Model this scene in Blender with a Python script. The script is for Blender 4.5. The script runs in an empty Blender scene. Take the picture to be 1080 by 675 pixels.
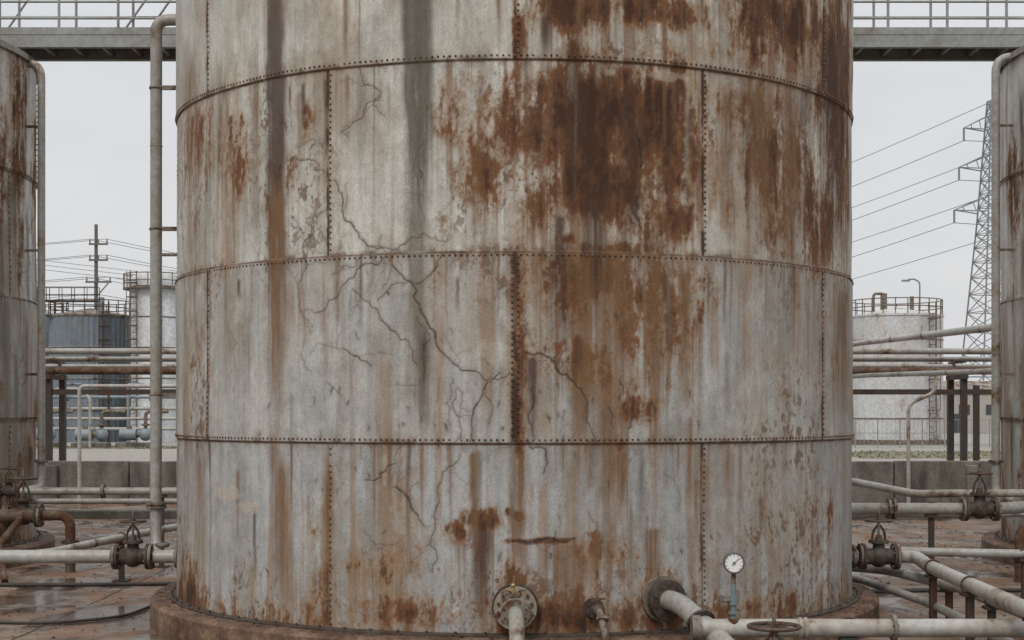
import bpy, math, random
import numpy as np
from mathutils import Vector, Matrix
random.seed(7); rng=np.random.default_rng(11)
S=bpy.context.scene
D2R=math.radians
TC=(0.03,17.9); R=3.94; Z0=0.30; CH=1.80; CAMZ=2.4; F=1574.0

# ---------------------------------------------------------------- helpers
def link(o,parent=None):
    S.collection.objects.link(o)
    if parent: o.parent=parent
    return o
def empty(name):
    e=bpy.data.objects.new(name,None); e.empty_display_size=.3
    return link(e)

class NT:
    def __init__(s,mat):
        s.t=mat.node_tree; s.n=s.t.nodes; s.l=s.t.links
    def add(s,ty,**kw):
        n=s.n.new(ty)
        for k,v in kw.items():
            if k in n.inputs: n.inputs[k].default_value=v
            else: setattr(n,k,v)
        return n
    def lk(s,a,b): s.l.new(a,b)

def newmat(name):
    m=bpy.data.materials.new(name); m.use_nodes=True
    t=NT(m); b=m.node_tree.nodes['Principled BSDF']
    return m,t,b
def ramp(t,fac,stops,interp='LINEAR'):
    r=t.add('ShaderNodeValToRGB'); r.color_ramp.interpolation=interp
    e=r.color_ramp.elements
    while len(e)<len(stops): e.new(.5)
    for i,(p,c) in enumerate(stops):
        e[i].position=p; e[i].color=(c[0],c[1],c[2],1) if not isinstance(c,(int,float)) else (c,c,c,1)
    t.lk(fac,r.inputs[0]); return r.outputs[0]
def mix(t,fac,a,b,mode='MIX'):
    m=t.add('ShaderNodeMix',data_type='RGBA',blend_type=mode)
    for s,v in ((0,fac),(6,a),(7,b)):
        if isinstance(v,bpy.types.NodeSocket): t.lk(v,m.inputs[s])
        elif s==0: m.inputs[0].default_value=v
        else: m.inputs[s].default_value=(v[0],v[1],v[2],1)
    return m.outputs[2]
def noise(t,vec,scale,detail=6,rough=.6,dist=0):
    n=t.add('ShaderNodeTexNoise'); n.inputs['Scale'].default_value=scale
    n.inputs['Detail'].default_value=detail; n.inputs['Roughness'].default_value=rough
    n.inputs['Distortion'].default_value=dist
    t.lk(vec,n.inputs['Vector']); return n.outputs['Fac']
def scaled(t,vec,sc,loc=(0,0,0)):
    m=t.add('ShaderNodeMapping'); m.inputs['Scale'].default_value=sc; m.inputs['Location'].default_value=loc
    t.lk(vec,m.inputs['Vector']); return m.outputs[0]
def bump(t,b,h,strength=.3,dist=.01):
    n=t.add('ShaderNodeBump'); n.inputs['Strength'].default_value=strength; n.inputs['Distance'].default_value=dist
    t.lk(h,n.inputs['Height']); t.lk(n.outputs[0],b.inputs['Normal'])

def rusty(name,base,amt=.5,rough=.55,sc=3.0,streak=True,metal=0.0,rust=(.13,.052,.02),dark=(.04,.019,.011),tan=1.0):
    """weathered painted steel; amt = share of rust"""
    m,t,b=newmat(name)
    tc=t.add('ShaderNodeTexCoord').outputs['Object']
    n1=noise(t,scaled(t,tc,(1,1,.35 if streak else 1)),sc,8,.68)
    n2=noise(t,tc,sc*9,5,.6)
    n3=noise(t,scaled(t,tc,(1,1,.25)),sc*.7,4,.6)
    c0=mix(t,n3,[x*.70 for x in base],[min(1,x*1.18) for x in base])
    lo=.76-.5*amt
    mk=ramp(t,n1,[(max(0,lo-.05),0),(min(1,lo+.06),1)])
    stain=ramp(t,n1,[(max(0,lo-.20),0),(min(1,lo+.02),.75*tan)])
    c1=mix(t,stain,c0,[base[0]*.66,base[1]*.50,base[2]*.35])
    rc=mix(t,n2,dark,rust)
    c2=mix(t,mk,c1,rc)
    f=ramp(t,n2,[(.25,.70),(.75,1.2)])
    c3=mix(t,1.0,c2,f,'MULTIPLY')
    t.lk(c3,b.inputs['Base Color'])
    b.inputs['Metallic'].default_value=metal
    rr=mix(t,mk,(rough,)*3,(.9,)*3); t.lk(rr,b.inputs['Roughness'])
    bump(t,b,n2,.3,.006)
    return m
def plain(name,c,rough=.6,metal=0,var=.2,sc=8):
    m,t,b=newmat(name)
    tc=t.add('ShaderNodeTexCoord').outputs['Object']
    n=noise(t,tc,sc,5,.6)
    t.lk(mix(t,n,[x*(1-var) for x in c],[x*(1+var) for x in c]),b.inputs['Base Color'])
    b.inputs['Roughness'].default_value=rough; b.inputs['Metallic'].default_value=metal
    return m

class MB:
    def __init__(s): s.v=[];s.f=[];s.m=[];s.sm=[]
    def add(s,vs,fs,mat=0,smooth=False):
        o=len(s.v); s.v+= [tuple(v) for v in vs]
        for f in fs: s.f.append([i+o for i in f]); s.m.append(mat); s.sm.append(smooth)
    def box(s,c,d,mat=0,rot=None,bev=0.0):
        hx,hy,hz=[x/2 for x in d]
        if bev<=0:
            vs=[Vector((x,y,z)) for x in(-hx,hx) for y in(-hy,hy) for z in(-hz,hz)]
            fs=[(0,1,3,2),(4,6,7,5),(0,4,5,1),(2,3,7,6),(0,2,6,4),(1,5,7,3)]
        else:
            ring=[(-hx+bev,-hy),(hx-bev,-hy),(hx,-hy+bev),(hx,hy-bev),(hx-bev,hy),(-hx+bev,hy),(-hx,hy-bev),(-hx,-hy+bev)]
            vs=[Vector((x,y,-hz)) for x,y in ring]+[Vector((x,y,hz-bev)) for x,y in ring]+[Vector((x*(1-bev/hx),y*(1-bev/hy),hz)) for x,y in ring]
            fs=[]
            for k in range(2):
                for i in range(8):
                    j=(i+1)%8; fs.append((k*8+i,k*8+j,(k+1)*8+j,(k+1)*8+i))
            fs.append(tuple(range(16,24))); fs.append(tuple(range(7,-1,-1)))
        M=rot if rot else Matrix.Identity(3); c=Vector(c)
        s.add([M@v+c for v in vs],fs,mat)
    def beam(s,a,b,w,h=None,mat=0):
        a=Vector(a);b=Vector(b);d=(b-a); L=d.length
        if L<1e-6:return
        h=h or w
        z=d.normalized(); up=Vector((0,0,1)) if abs(z.z)<.95 else Vector((0,1,0))
        x=up.cross(z).normalized(); y=z.cross(x)
        M=Matrix((x,y,z)).transposed()
        s.box((a+b)/2,(w,h,L),mat,M)
    def cyl(s,a,b,r,r1=None,seg=16,mat=0,caps=True):
        a=Vector(a);b=Vector(b);r1=r if r1 is None else r1
        z=(b-a).normalized(); up=Vector((0,0,1)) if abs(z.z)<.95 else Vector((0,1,0))
        x=up.cross(z).normalized(); y=z.cross(x)
        A=[a+(x*math.cos(2*math.pi*i/seg)+y*math.sin(2*math.pi*i/seg))*r for i in range(seg)]
        B=[b+(x*math.cos(2*math.pi*i/seg)+y*math.sin(2*math.pi*i/seg))*r1 for i in range(seg)]
        s.add(A+B,[(i,(i+1)%seg,seg+(i+1)%seg,seg+i) for i in range(seg)],mat,True)
        if caps:
            s.add(A,[tuple(range(seg-1,-1,-1))],mat); s.add(B,[tuple(range(seg))],mat)
    def tube(s,pts,r,mat=0,seg=14,bend=None):
        P=[Vector(p) for p in pts]; bend=bend if bend is not None else r*2.5
        out=[P[0]]
        for i in range(1,len(P)-1):
            a,b,c=P[i-1],P[i],P[i+1]; d1=(a-b).normalized(); d2=(c-b).normalized()
            k=min(bend,(a-b).length*.45,(c-b).length*.45)
            if d1.dot(d2)<-.999 : out.append(b); continue
            p=b+d1*k;q=b+d2*k
            for j in range(7):
                u=j/6; out.append(p*(1-u)**2+b*2*u*(1-u)+q*u*u)
        out.append(P[-1])
        n=len(out); rings=[]; x=None
        for i in range(n):
            d=(out[min(i+1,n-1)]-out[max(i-1,0)]).normalized()
            if x is None:
                up=Vector((0,0,1)) if abs(d.z)<.95 else Vector((0,1,0)); x=up.cross(d).normalized()
            else: x=(x-d*x.dot(d)).normalized()
            y=d.cross(x)
            rings.append([out[i]+(x*math.cos(2*math.pi*k/seg)+y*math.sin(2*math.pi*k/seg))*r for k in range(seg)])
        vs=[v for g in rings for v in g]
        fs=[(i*seg+k,i*seg+(k+1)%seg,(i+1)*seg+(k+1)%seg,(i+1)*seg+k) for i in range(n-1) for k in range(seg)]
        s.add(vs,fs,mat,True)
        s.add(rings[0],[tuple(range(seg-1,-1,-1))],mat); s.add(rings[-1],[tuple(range(seg))],mat)
    def torus(s,c,ax,Rr,r,mat=0,seg=28,ms=8):
        c=Vector(c);z=Vector(ax).normalized(); up=Vector((0,0,1)) if abs(z.z)<.95 else Vector((0,1,0))
        x=up.cross(z).normalized(); y=z.cross(x); vs=[];fs=[]
        for i in range(seg):
            a=2*math.pi*i/seg; e=x*math.cos(a)+y*math.sin(a)
            for j in range(ms):
                b=2*math.pi*j/ms; vs.append(c+e*(Rr+r*math.cos(b))+z*r*math.sin(b))
        for i in range(seg):
            for j in range(ms):
                fs.append((i*ms+j,((i+1)%seg)*ms+j,((i+1)%seg)*ms+(j+1)%ms,i*ms+(j+1)%ms))
        s.add(vs,fs,mat,True)
    def ball(s,c,r,mat=0,seg=14,rings=8,sc=(1,1,1)):
        vs=[];fs=[]
        for i in range(rings+1):
            p=math.pi*i/rings
            for j in range(seg):
                a=2*math.pi*j/seg
                vs.append((c[0]+r*sc[0]*math.sin(p)*math.cos(a),c[1]+r*sc[1]*math.sin(p)*math.sin(a),c[2]+r*sc[2]*math.cos(p)))
        for i in range(rings):
            for j in range(seg):
                fs.append((i*seg+j,(i+1)*seg+j,(i+1)*seg+(j+1)%seg,i*seg+(j+1)%seg))
        s.add(vs,fs,mat,True)
    def flange(s,c,ax,r,t=.03,mat=0,bolts=8,bmat=None):
        c=Vector(c);z=Vector(ax).normalized()
        s.cyl(c-z*t/2,c+z*t/2,r,seg=22,mat=mat)
        up=Vector((0,0,1)) if abs(z.z)<.95 else Vector((0,1,0))
        x=up.cross(z).normalized(); y=z.cross(x)
        for i in range(bolts):
            a=2*math.pi*(i+.5)/bolts; p=c+(x*math.cos(a)+y*math.sin(a))*r*.8
            s.cyl(p-z*(t/2+r*.1),p+z*(t/2+r*.1),r*.085,seg=6,mat=bmat if bmat is not None else mat)
    def build(s,name,mats,parent=None):
        me=bpy.data.meshes.new(name); me.from_pydata(s.v,[],s.f)
        for m in mats: me.materials.append(m)
        me.polygons.foreach_set('material_index',s.m); me.polygons.foreach_set('use_smooth',s.sm)
        me.update()
        return link(bpy.data.objects.new(name,me),parent)

# ---------------------------------------------------------------- numpy noise
def _h(ix,iy,seed):
    h=(ix.astype(np.uint32)*np.uint32(374761393)+iy.astype(np.uint32)*np.uint32(668265263)+np.uint32((seed*2246822519)&0xffffffff))
    h=(h^(h>>np.uint32(13)))*np.uint32(1274126177)
    h=(h^(h>>np.uint32(15)))*np.uint32(2654435761)
    return (h^(h>>np.uint32(16))).astype(np.float32)/np.float32(4294967295)
def vn(x,y,seed):
    x=np.asarray(x,dtype=np.float32)+np.float32(1000);y=np.asarray(y,dtype=np.float32)+np.float32(1000)
    ix=x.astype(np.int32);iy=y.astype(np.int32)
    fx=x-ix;fy=y-iy
    fx=(fx*fx*(3-2*fx)).astype(np.float32);fy=(fy*fy*(3-2*fy)).astype(np.float32)
    a=_h(ix,iy,seed);b=_h(ix+1,iy,seed);c=_h(ix,iy+1,seed);d=_h(ix+1,iy+1,seed)
    return (a*(1-fx)+b*fx)*(1-fy)+(c*(1-fx)+d*fx)*fy
def fbm(x,y,seed,o=5,g=.55):
    t=0;a=1;n=0
    for i in range(o):
        t=t+a*vn(x*2**i+y*.11*i+i*13.7,y*2**i-i*7.3,seed+i*17);n+=a;a*=g
    return t/n
def rfbm(x,y,seed,o=5,g=.55):
    """isotropic version: every octave is rotated"""
    t=0;a=1;n=0
    for i in range(o):
        c_,s_=math.cos(.6+i*1.1),math.sin(.6+i*1.1)
        t=t+a*vn((x*c_-y*s_)*2**i+i*13.7,(x*s_+y*c_)*2**i-i*7.3,seed+i*17);n+=a;a*=g
    return t/n
def ss(a,b,x):
    t=np.clip((x-a)/(b-a),0,1);return t*t*(3-2*t)
def lerp(col,c,m):
    return col*(1-m[...,None])+np.asarray(c,dtype=np.float32)*m[...,None]

# reference measurements taken on the main shell -> (arc length, height)
def shell(u,v):
    k=(u-542.5)/F; k=max(-.2245,min(.2245,k)); D=TC[1]
    q=D*D-(1+k*k)*(D*D-R*R)
    Y=(D-math.sqrt(max(q,0)))/(1+k*k)
    th=math.asin(max(-1,min(1,k*Y/R)))
    return R*th, CAMZ+(434-v)/F*Y
def dent(s,z,seed): return (fbm(s*.9,z*.7,seed+50,3)-.5)*.05+(fbm(s*3,z*2.5,seed+53,2)-.5)*.008

def paint_shell(sa,za,courses,ch,z0,seed,feats):
    """returns colour (nz,ns,3), rust(nz,ns), radial offset"""
    dirt=feats.get('dirt',1.0)
    s,z=np.meshgrid(sa,za); s=s.astype(np.float32);z=z.astype(np.float32)
    ci=np.clip(np.floor((z-z0)/ch),0,courses-1).astype(int)
    tint=np.array([[.352,.355,.345],[.365,.362,.340],[.475,.466,.420],[.45,.436,.385],[.43,.405,.35],[.4,.38,.34]],dtype=np.float32)*1.06
    col=tint[ci]
    pl=np.floor((s/R/D2R(54.5))+np.where(ci%2==1,0.0,0.5)+20)
    col=col*(.93+.14*_h(pl.astype(np.int64),ci.astype(np.int64),seed))[...,None]
    big=rfbm(s*.8,z*.8,seed+1,5,.6)
    col=col*(.72+.56*big)[...,None]
    st=fbm(s*6,z*.40,seed+2,5,.62); st2=fbm(s*24,z*.8,seed+3,4,.6)
    col=col*(.72+.36*st+.20*st2)[...,None]
    grit=rfbm(s*8,z*7,seed+4,5,.75)
    col=col*(.80+.40*grit)[...,None]
    # cloudy grey grime and brown film
    g1=ss(.47,.66,rfbm(s*1.9,z*1.1,seed+60,6,.68)); col=lerp(col,(.215,.20,.17),g1*.38)
    g2=ss(.52,.70,fbm(s*13,z*.35,seed+61,4,.6)); col=lerp(col,(.20,.165,.12),g2*.26*dirt)
    g3=ss(.50,.62,fbm(s*4,z*.22,seed+62,4,.6))*ss(.42,.62,fbm(s*.8,z*.8,seed+63,3)); col=lerp(col,(.155,.14,.11),g3*.26)
    film=ss(.47,.72,rfbm(s*1.6,z*.8,seed+5,6,.64)); col=lerp(col,(.28,.195,.115),film*.42*dirt)
    film2=ss(.47,.67,fbm(s*8,z*.25,seed+51,5,.60))*ss(.40,.60,fbm(s*.9,z*.9,seed+52,3))
    col=lerp(col,(.25,.14,.062),film2*.52*dirt)
    film3=ss(.50,.68,fbm(s*17,z*.5,seed+54,4,.6))*ss(1.3,.2,z-z0)*ss(.35,.55,fbm(s*1.3,z*.5,seed+55,3))
    col=lerp(col,(.21,.11,.05),film3*.50)
    scf=ss(.58,.68,rfbm(s*2.6,z*2.2,seed+6,6,.66)); col=lerp(col,(.47,.465,.43),scf*.30)
    # ---- rust field
    n=fbm(s*3.8,z*1.9,seed+7,6,.68); n2=rfbm(s*8,z*4.4,seed+8,5,.68); n3=rfbm(s*28,z*18,seed+9,4,.65); nv=fbm(s*14,z*1.3,seed+14,4,.62)
    Fd=np.zeros_like(s)
    for (cx,cz,rx,rz,a) in feats['ell']:
        j0,j1=np.searchsorted(za,[cz-rz*1.9,cz+rz*1.9]); i0,i1=np.searchsorted(sa,[cx-rx*1.9,cx+rx*1.9])
        if j1<=j0 or i1<=i0: continue
        S_=s[j0:j1,i0:i1];Z_=z[j0:j1,i0:i1]
        d=np.sqrt(((S_-cx)/rx)**2+((Z_-cz)/rz)**2)
        Fd[j0:j1,i0:i1]=np.maximum(Fd[j0:j1,i0:i1],a*ss(1.85,.15,d))
    Fd=Fd+.42*ss(.42,.0,z-z0)
    wv=(n-.5)*1.2+(n2-.5)*.9+(n3-.5)*.8+(nv-.5)*.75
    val=Fd+wv
    rust=ss(.46,.80,val)*ss(.10,.28,Fd); halo=ss(.08,.62,val)*ss(.05,.34,Fd)
    dark=ss(.80,1.25,Fd+(n2-.5)*1.5+(n-.5)*.9+(n3-.5)*.6+(nv-.5)*.6)
    q=rfbm(s*10,z*7,seed+10,4,.72); reg=fbm(s*1.0,z*1.0,seed+11,4)+.20*ss(1.3,.1,z-z0)+.25*np.clip(Fd,0,.5)
    rm=ss(.50,.72,reg)
    sp=ss(.67,.72,q+.06*rm)*rm
    sp2=ss(.67,.72,rfbm(s*24,z*15,seed+12,3,.7)+.04*rm)*(.25+.75*rm)
    sp=np.maximum(sp,sp2*.75)
    # ---- seams
    seam=np.zeros_like(s); off=np.where(ci%2==0,.0,.016).astype(np.float32)
    for k in range(1,courses+1):
        zs=z0+k*ch; d=z-zs
        nn=fbm(s*5,z*0+k*3.3,seed+20,4)
        wob=np.abs(d+.004)
        seam=np.maximum(seam,np.exp(-(wob/.016)**2)*(.55+.75*nn))
        patch=ss(.44,.62,fbm(s*5,z*4,seed+21,5,.65))
        seam=np.maximum(seam,np.exp(-np.abs(d)/.055)*patch*.95)
    vseam=np.zeros_like(s)
    for k in range(courses):
        j0,j1=np.searchsorted(za,[z0+k*ch,z0+(k+1)*ch])
        for j in range(-4,5):
            a=(j if k%2==1 else j+.5)*54.5
            if abs(a)>180: continue
            sc=R*D2R(a); i0,i1=np.searchsorted(sa,[sc-.35,sc+.35])
            if i1<=i0 or j1<=j0: continue
            S_=s[j0:j1,i0:i1];Z_=z[j0:j1,i0:i1]; d=np.abs(S_-sc)
            w=.014*(1+2.2*(k==1 and j==0))
            nn=.45+.75*fbm(Z_*4,S_*0+j,seed+22,3)
            g=.9*nn*np.exp(-(d/w)**2)+.8*np.exp(-d/.045)*ss(.40,.62,fbm(S_*9,Z_*4,seed+23,4,.65))
            vseam[j0:j1,i0:i1]=np.maximum(vseam[j0:j1,i0:i1],g)
    srust=np.clip(np.maximum(seam,vseam),0,1)
    # ---- cracks
    crack=np.zeros_like(s); cglow=np.zeros_like(s)
    for (pts,w,a) in feats['cracks']:
        P=[np.array(p) for p in pts]
        for it in range(3):
            Q=[P[0]]
            for i in range(len(P)-1):
                d=P[i+1]-P[i]
                mid=(P[i]+P[i+1])/2+np.array([-d[1],d[0]])*rng.normal(0,.12)
                Q+=[mid,P[i+1]]
            P=Q
        nseg=len(P)-1
        for i in range(nseg):
            p,q_=P[i],P[i+1]
            tt=i/nseg; ww=max(.0066,w*(.5+.6*math.sin(math.pi*min(1,tt*1.1+.12))*random.uniform(.5,1.35)))
            al=a*random.uniform(.72,1.0)
            m=.06
            i0,i1=np.searchsorted(sa,[min(p[0],q_[0])-m,max(p[0],q_[0])+m]); j0,j1=np.searchsorted(za,[min(p[1],q_[1])-m,max(p[1],q_[1])+m])
            if i1<=i0 or j1<=j0: continue
            X=s[j0:j1,i0:i1]-p[0];Yy=z[j0:j1,i0:i1]-p[1]
            d=q_-p;L2=max(1e-9,d@d); u=np.clip((X*d[0]+Yy*d[1])/L2,0,1)
            ds=np.hypot(X-u*d[0],Yy-u*d[1])
            crack[j0:j1,i0:i1]=np.maximum(crack[j0:j1,i0:i1],al*ss(ww*1.2,ww*.3,ds))
            cglow[j0:j1,i0:i1]=np.maximum(cglow[j0:j1,i0:i1],al*ss(.05,.0,ds))
    # ---- drips running down from rust, seams and cracks
    srcn=ss(.46,.70,fbm(s*18,z*5,seed+30,3))
    src=np.clip(rust*.9+dark*.3+sp*.30+seam*1.05*ss(.52,.66,fbm(s*10,z*0,seed+31,4,.7))+vseam*.25+crack*.40,0,1)*(.25+.75*srcn)
    acc=np.zeros(s.shape[1],dtype=np.float32); drip=np.zeros_like(s)
    leng=.08+2.4*fbm(sa*13,sa*0+5,seed+32,3,.7)**2.5
    for j in range(len(za)-1,-1,-1):
        dz=(za[min(j+1,len(za)-1)]-za[j])
        acc=np.maximum(acc*np.exp(-dz/leng),src[j]); drip[j]=acc
    dn=.25+.85*fbm(s*30,z*1.0,seed+33,4,.62)
    drip=ss(.07,.64,drip*dn*1.2)
    # compose
    col=lerp(col,(.27,.155,.07),halo*.66)
    col=lerp(col,(.165,.080,.034),drip*.70)
    col=lerp(col,(.155,.075,.032),srust*.8)
    rc=np.stack([.072+.16*(n3-.15),.029+.064*(n3-.15),.013+.022*(n3-.15)],-1)*(.45+1.2*(n2-.05))[...,None]
    rc=lerp(rc,(.185,.080,.029),ss(.55,.7,rfbm(s*6,z*3.5,seed+13,5,.7))*.5)
    rc=lerp(rc,(.055,.025,.013),ss(.50,.70,nv)*.45)
    col=col*(1-rust[...,None]*.93)+rc*rust[...,None]*.93
    col=lerp(col,(.12,.055,.026),sp*(1-rust)*.78)
    col=lerp(col,(.034,.015,.009),dark*.82)
    col=lerp(col,(.045,.022,.012),np.clip((seam-.5)*1.7,0,1)*.9)
    col=lerp(col,(.05,.025,.014),np.clip((vseam-.45)*1.6,0,1))
    for (sc,hw,za0,za1,c,a) in feats['streaks']:
        i0,i1=np.searchsorted(sa,[sc-hw*2.8-.05,sc+hw*2.8+.05]); j0,j1=np.searchsorted(za,[za0-.05,za1+.06])
        if i1<=i0 or j1<=j0: continue
        S_=s[j0:j1,i0:i1];Z_=z[j0:j1,i0:i1]
        L=za1-za0; soft=min(.5,.25*L) if L>1.0 else .06
        wob=(fbm(Z_*1.3,Z_*0+sc,seed+40,2)-.5)*.03+(fbm(Z_*6,S_*3,seed+43,3)-.5)*.02
        d=np.abs(S_-sc-wob)/(hw*(.65+.7*fbm(Z_*1.8,Z_*0+sc*3,seed+42,3)))
        top=ss(za0,za0+max(.15,soft),Z_)*ss(za1+.05,za1+.05-soft*1.0,Z_)
        fade=.30+.70*np.clip((Z_-za0)/L*1.3,0,1)
        fine_=fbm(S_*38,Z_*.9,seed+41,4,.65); mid_=fbm(S_*12,Z_*2.0,seed+44,4,.65)
        m=a*ss(1.8,.0,d)*top*fade*np.clip(-.25+1.35*fine_+1.1*mid_,0.05,1.4)
        col[j0:j1,i0:i1]=lerp(col[j0:j1,i0:i1],c,np.clip(m,0,.90))
    col=lerp(col,(.15,.095,.055),cglow*.30)
    col=lerp(col,(.032,.019,.013),np.clip(crack,0,1)*.90)
    for (cx,cz,rx,rz,a) in feats['bare']:
        d=np.sqrt(((s-cx)/rx)**2+((z-cz)/rz)**2)+(n2-.5)*1.6
        col=lerp(col,(.44,.38,.31),a*ss(1.0,.7,d))
    off=off+dent(s,z,seed)-.005*np.clip(crack,0,1)+.006*rust*(n3-.5)-.002*rust
    rr=np.clip(rust+srust*.6+drip*.3,0,1)
    return np.clip(col,.008,.9),rr,off

def make_shell(name,center,Rr,sa,za,data,mat,parent):
    col,rr,off=data; nz,ns=col.shape[:2]
    th=sa/R
    rad=Rr+off; rad[:,-1]=rad[:,0]
    x=center[0]+rad*np.sin(th)[None,:]; y=center[1]-rad*np.cos(th)[None,:]
    zz=np.repeat(za[:,None],ns,1)
    co=np.stack([x,y,zz],-1).reshape(-1,3).astype(np.float32)
    j,i=np.meshgrid(np.arange(nz-1),np.arange(ns-1),indexing='ij')
    a=(j*ns+i).ravel(); quads=np.stack([a,a+1,a+ns+1,a+ns],-1).astype(np.int32)
    me=bpy.data.meshes.new(name); me.vertices.add(len(co)); me.vertices.foreach_set('co',co.ravel())
    nf=len(quads); me.loops.add(nf*4); me.loops.foreach_set('vertex_index',quads.ravel())
    me.polygons.add(nf); me.polygons.foreach_set('loop_start',np.arange(0,nf*4,4,dtype=np.int32))
    me.polygons.foreach_set('loop_total',np.full(nf,4,dtype=np.int32))
    me.polygons.foreach_set('use_smooth',np.ones(nf,dtype=bool))
    me.update(calc_edges=True)
    at=me.color_attributes.new('weather','FLOAT_COLOR','POINT')
    at.data.foreach_set('color',np.concatenate([col,rr[...,None]],-1).astype(np.float32).ravel())
    me.materials.append(mat)
    return link(bpy.data.objects.new(name,me),parent)

# ---------------------------------------------------------------- materials
mShell,t,b=newmat('weathered_tank_paint')
at=t.add('ShaderNodeAttribute',attribute_name='weather')
tc=t.add('ShaderNodeTexCoord').outputs['Object']
nf=noise(t,tc,55,5,.75); nm=noise(t,scaled(t,tc,(1,1,.4)),14,6,.7)
c=mix(t,1.0,at.outputs['Color'],ramp(t,nf,[(.25,.68),(.75,1.30)]),'MULTIPLY')
c=mix(t,1.0,c,ramp(t,nm,[(.3,.85),(.7,1.12)]),'MULTIPLY')
t.lk(c,b.inputs['Base Color'])
t.lk(mix(t,at.outputs['Alpha'],ramp(t,nm,[(.3,.36),(.7,.56)]),(.92,)*3),b.inputs['Roughness'])
b.inputs['Specular IOR Level'].default_value=.42
bump(t,b,nf,.32,.006)

mRivet=rusty('rusty_rivets',(.21,.165,.12),.62,.75,6)
mPipe=rusty('pipe_grey_paint',(.34,.335,.31),.26,.45,2.2,False)
mPipeD=rusty('pipe_brown_rust',(.15,.115,.09),.55,.7,3,False)
mPipeL=rusty('pipe_light_paint',(.41,.40,.37),.26,.45,1.5,False)
mIron=rusty('valve_cast_iron',(.085,.075,.065),.50,.7,7,False,dark=(.028,.018,.012),rust=(.085,.042,.022))
mFlange=rusty('flange_grey',(.22,.205,.18),.45,.6,8,False)
mFlangeL=rusty('flange_light_grey',(.34,.32,.28),.36,.5,9,False)
mWheel=rusty('handwheel_iron',(.10,.075,.06),.45,.6,9,False)
mGalv=rusty('walkway_galvanised',(.28,.29,.285),.18,.5,1.2,False)
mDark=rusty('dark_steel',(.055,.046,.04),.4,.7,2)
mTeal=plain('gauge_fitting_teal',(.14,.19,.20),.5)
mBrass=plain('brass_fitting',(.34,.26,.12),.4,.6)
mBlack=plain('gauge_bezel',(.10,.10,.10),.35)
mDial=plain('gauge_dial',(.75,.75,.73),.4,0,.04)
mWhiteT=rusty('white_vessel_paint',(.58,.60,.61),.14,.5,.5,tan=.5)
mBlueT=rusty('blue_grey_cladding',(.165,.195,.225),.08,.5,.5)
mBgTank=rusty('faded_tank_paint',(.56,.57,.57),.28,.5,.6,tan=.6)
mRoof=rusty('tank_roof',(.30,.29,.27),.4,.7,1,False)
mWire=plain('wire_black',(.12,.125,.13),.6)
mLattice=plain('pylon_steel',(.19,.20,.21),.6)
mWood=plain('pole_wood',(.13,.115,.10),.85,0,.3,3)
mBlueP=rusty('equipment_blue',(.22,.27,.30),.2,.5,2,False)
mBuild=plain('cladding_beige',(.36,.335,.30),.7,0,.1,.4)
mWin=plain('window_dark',(.05,.055,.06),.2)

mPad,t,b=newmat('stained_concrete_pad')
tc=t.add('ShaderNodeTexCoord').outputs['Object']
na=noise(t,tc,.7,8,.66,.6); nb=noise(t,scaled(t,tc,(1,.75,1)),1.5,9,.70,.4); nc=noise(t,tc,26,6,.75); nd=noise(t,scaled(t,tc,(1,.7,1)),.75,6,.60,.6)
ne=noise(t,scaled(t,tc,(1,.7,1),(7,3,0)),1.1,8,.7)
c=mix(t,ramp(t,na,[(.40,0),(.60,1)]),(.235,.195,.155),(.165,.105,.070))
c=mix(t,ramp(t,ne,[(.46,0),(.60,.9)]),c,(.185,.085,.040))
c=mix(t,ramp(t,nb,[(.50,0),(.62,.85)]),c,(.070,.052,.041))
c=mix(t,ramp(t,nb,[(.34,.6),(.43,0)]),c,(.30,.245,.19))
c=mix(t,1.0,c,ramp(t,nc,[(.25,.6),(.75,1.35)]),'MULTIPLY')
wv=t.add('ShaderNodeVectorMath',operation='ADD'); t.lk(tc,wv.inputs[0])
nn=t.add('ShaderNodeTexNoise'); nn.inputs['Scale'].default_value=1.5; nn.inputs['Detail'].default_value=6; t.lk(tc,nn.inputs['Vector'])
sc=t.add('ShaderNodeVectorMath',operation='SCALE'); sc.inputs['Scale'].default_value=.10; t.lk(nn.outputs['Color'],sc.inputs[0]); t.lk(sc.outputs[0],wv.inputs[1])
bk=t.add('ShaderNodeTexBrick'); bk.offset=0.0; bk.inputs['Scale'].default_value=1; bk.inputs['Brick Width'].default_value=5.2; bk.inputs['Row Height'].default_value=6.1
bk.inputs['Mortar Size'].default_value=.022; bk.inputs['Mortar Smooth'].default_value=.3; t.lk(wv.outputs[0],bk.inputs['Vector'])
c=mix(t,bk.outputs['Fac'],c,(.028,.021,.017))
wv2=t.add('ShaderNodeVectorMath',operation='ADD'); t.lk(tc,wv2.inputs[0])
sc2=t.add('ShaderNodeVectorMath',operation='SCALE'); sc2.inputs['Scale'].default_value=.9; t.lk(nn.outputs['Color'],sc2.inputs[0]); t.lk(sc2.outputs[0],wv2.inputs[1])
vo=t.add('ShaderNodeTexVoronoi',feature='DISTANCE_TO_EDGE'); vo.inputs['Scale'].default_value=.30; t.lk(wv2.outputs[0],vo.inputs['Vector'])
c=mix(t,ramp(t,vo.outputs['Distance'],[(.0,.75),(.007,0)]),c,(.035,.025,.02))
wet=ramp(t,nd,[(.43,1),(.49,0)])
c=mix(t,wet,c,mix(t,1.0,c,(.60,.57,.56),'MULTIPLY'))
t.lk(c,b.inputs['Base Color'])
t.lk(ramp(t,nd,[(.43,.14),(.50,.85)]),b.inputs['Roughness'])
bp=t.add('ShaderNodeBump'); bp.inputs['Distance'].default_value=.02; t.lk(nb,bp.inputs['Height'])
t.lk(ramp(t,nd,[(.43,.03),(.52,.35)]),bp.inputs['Strength']); t.lk(bp.outputs[0],b.inputs['Normal'])
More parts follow.
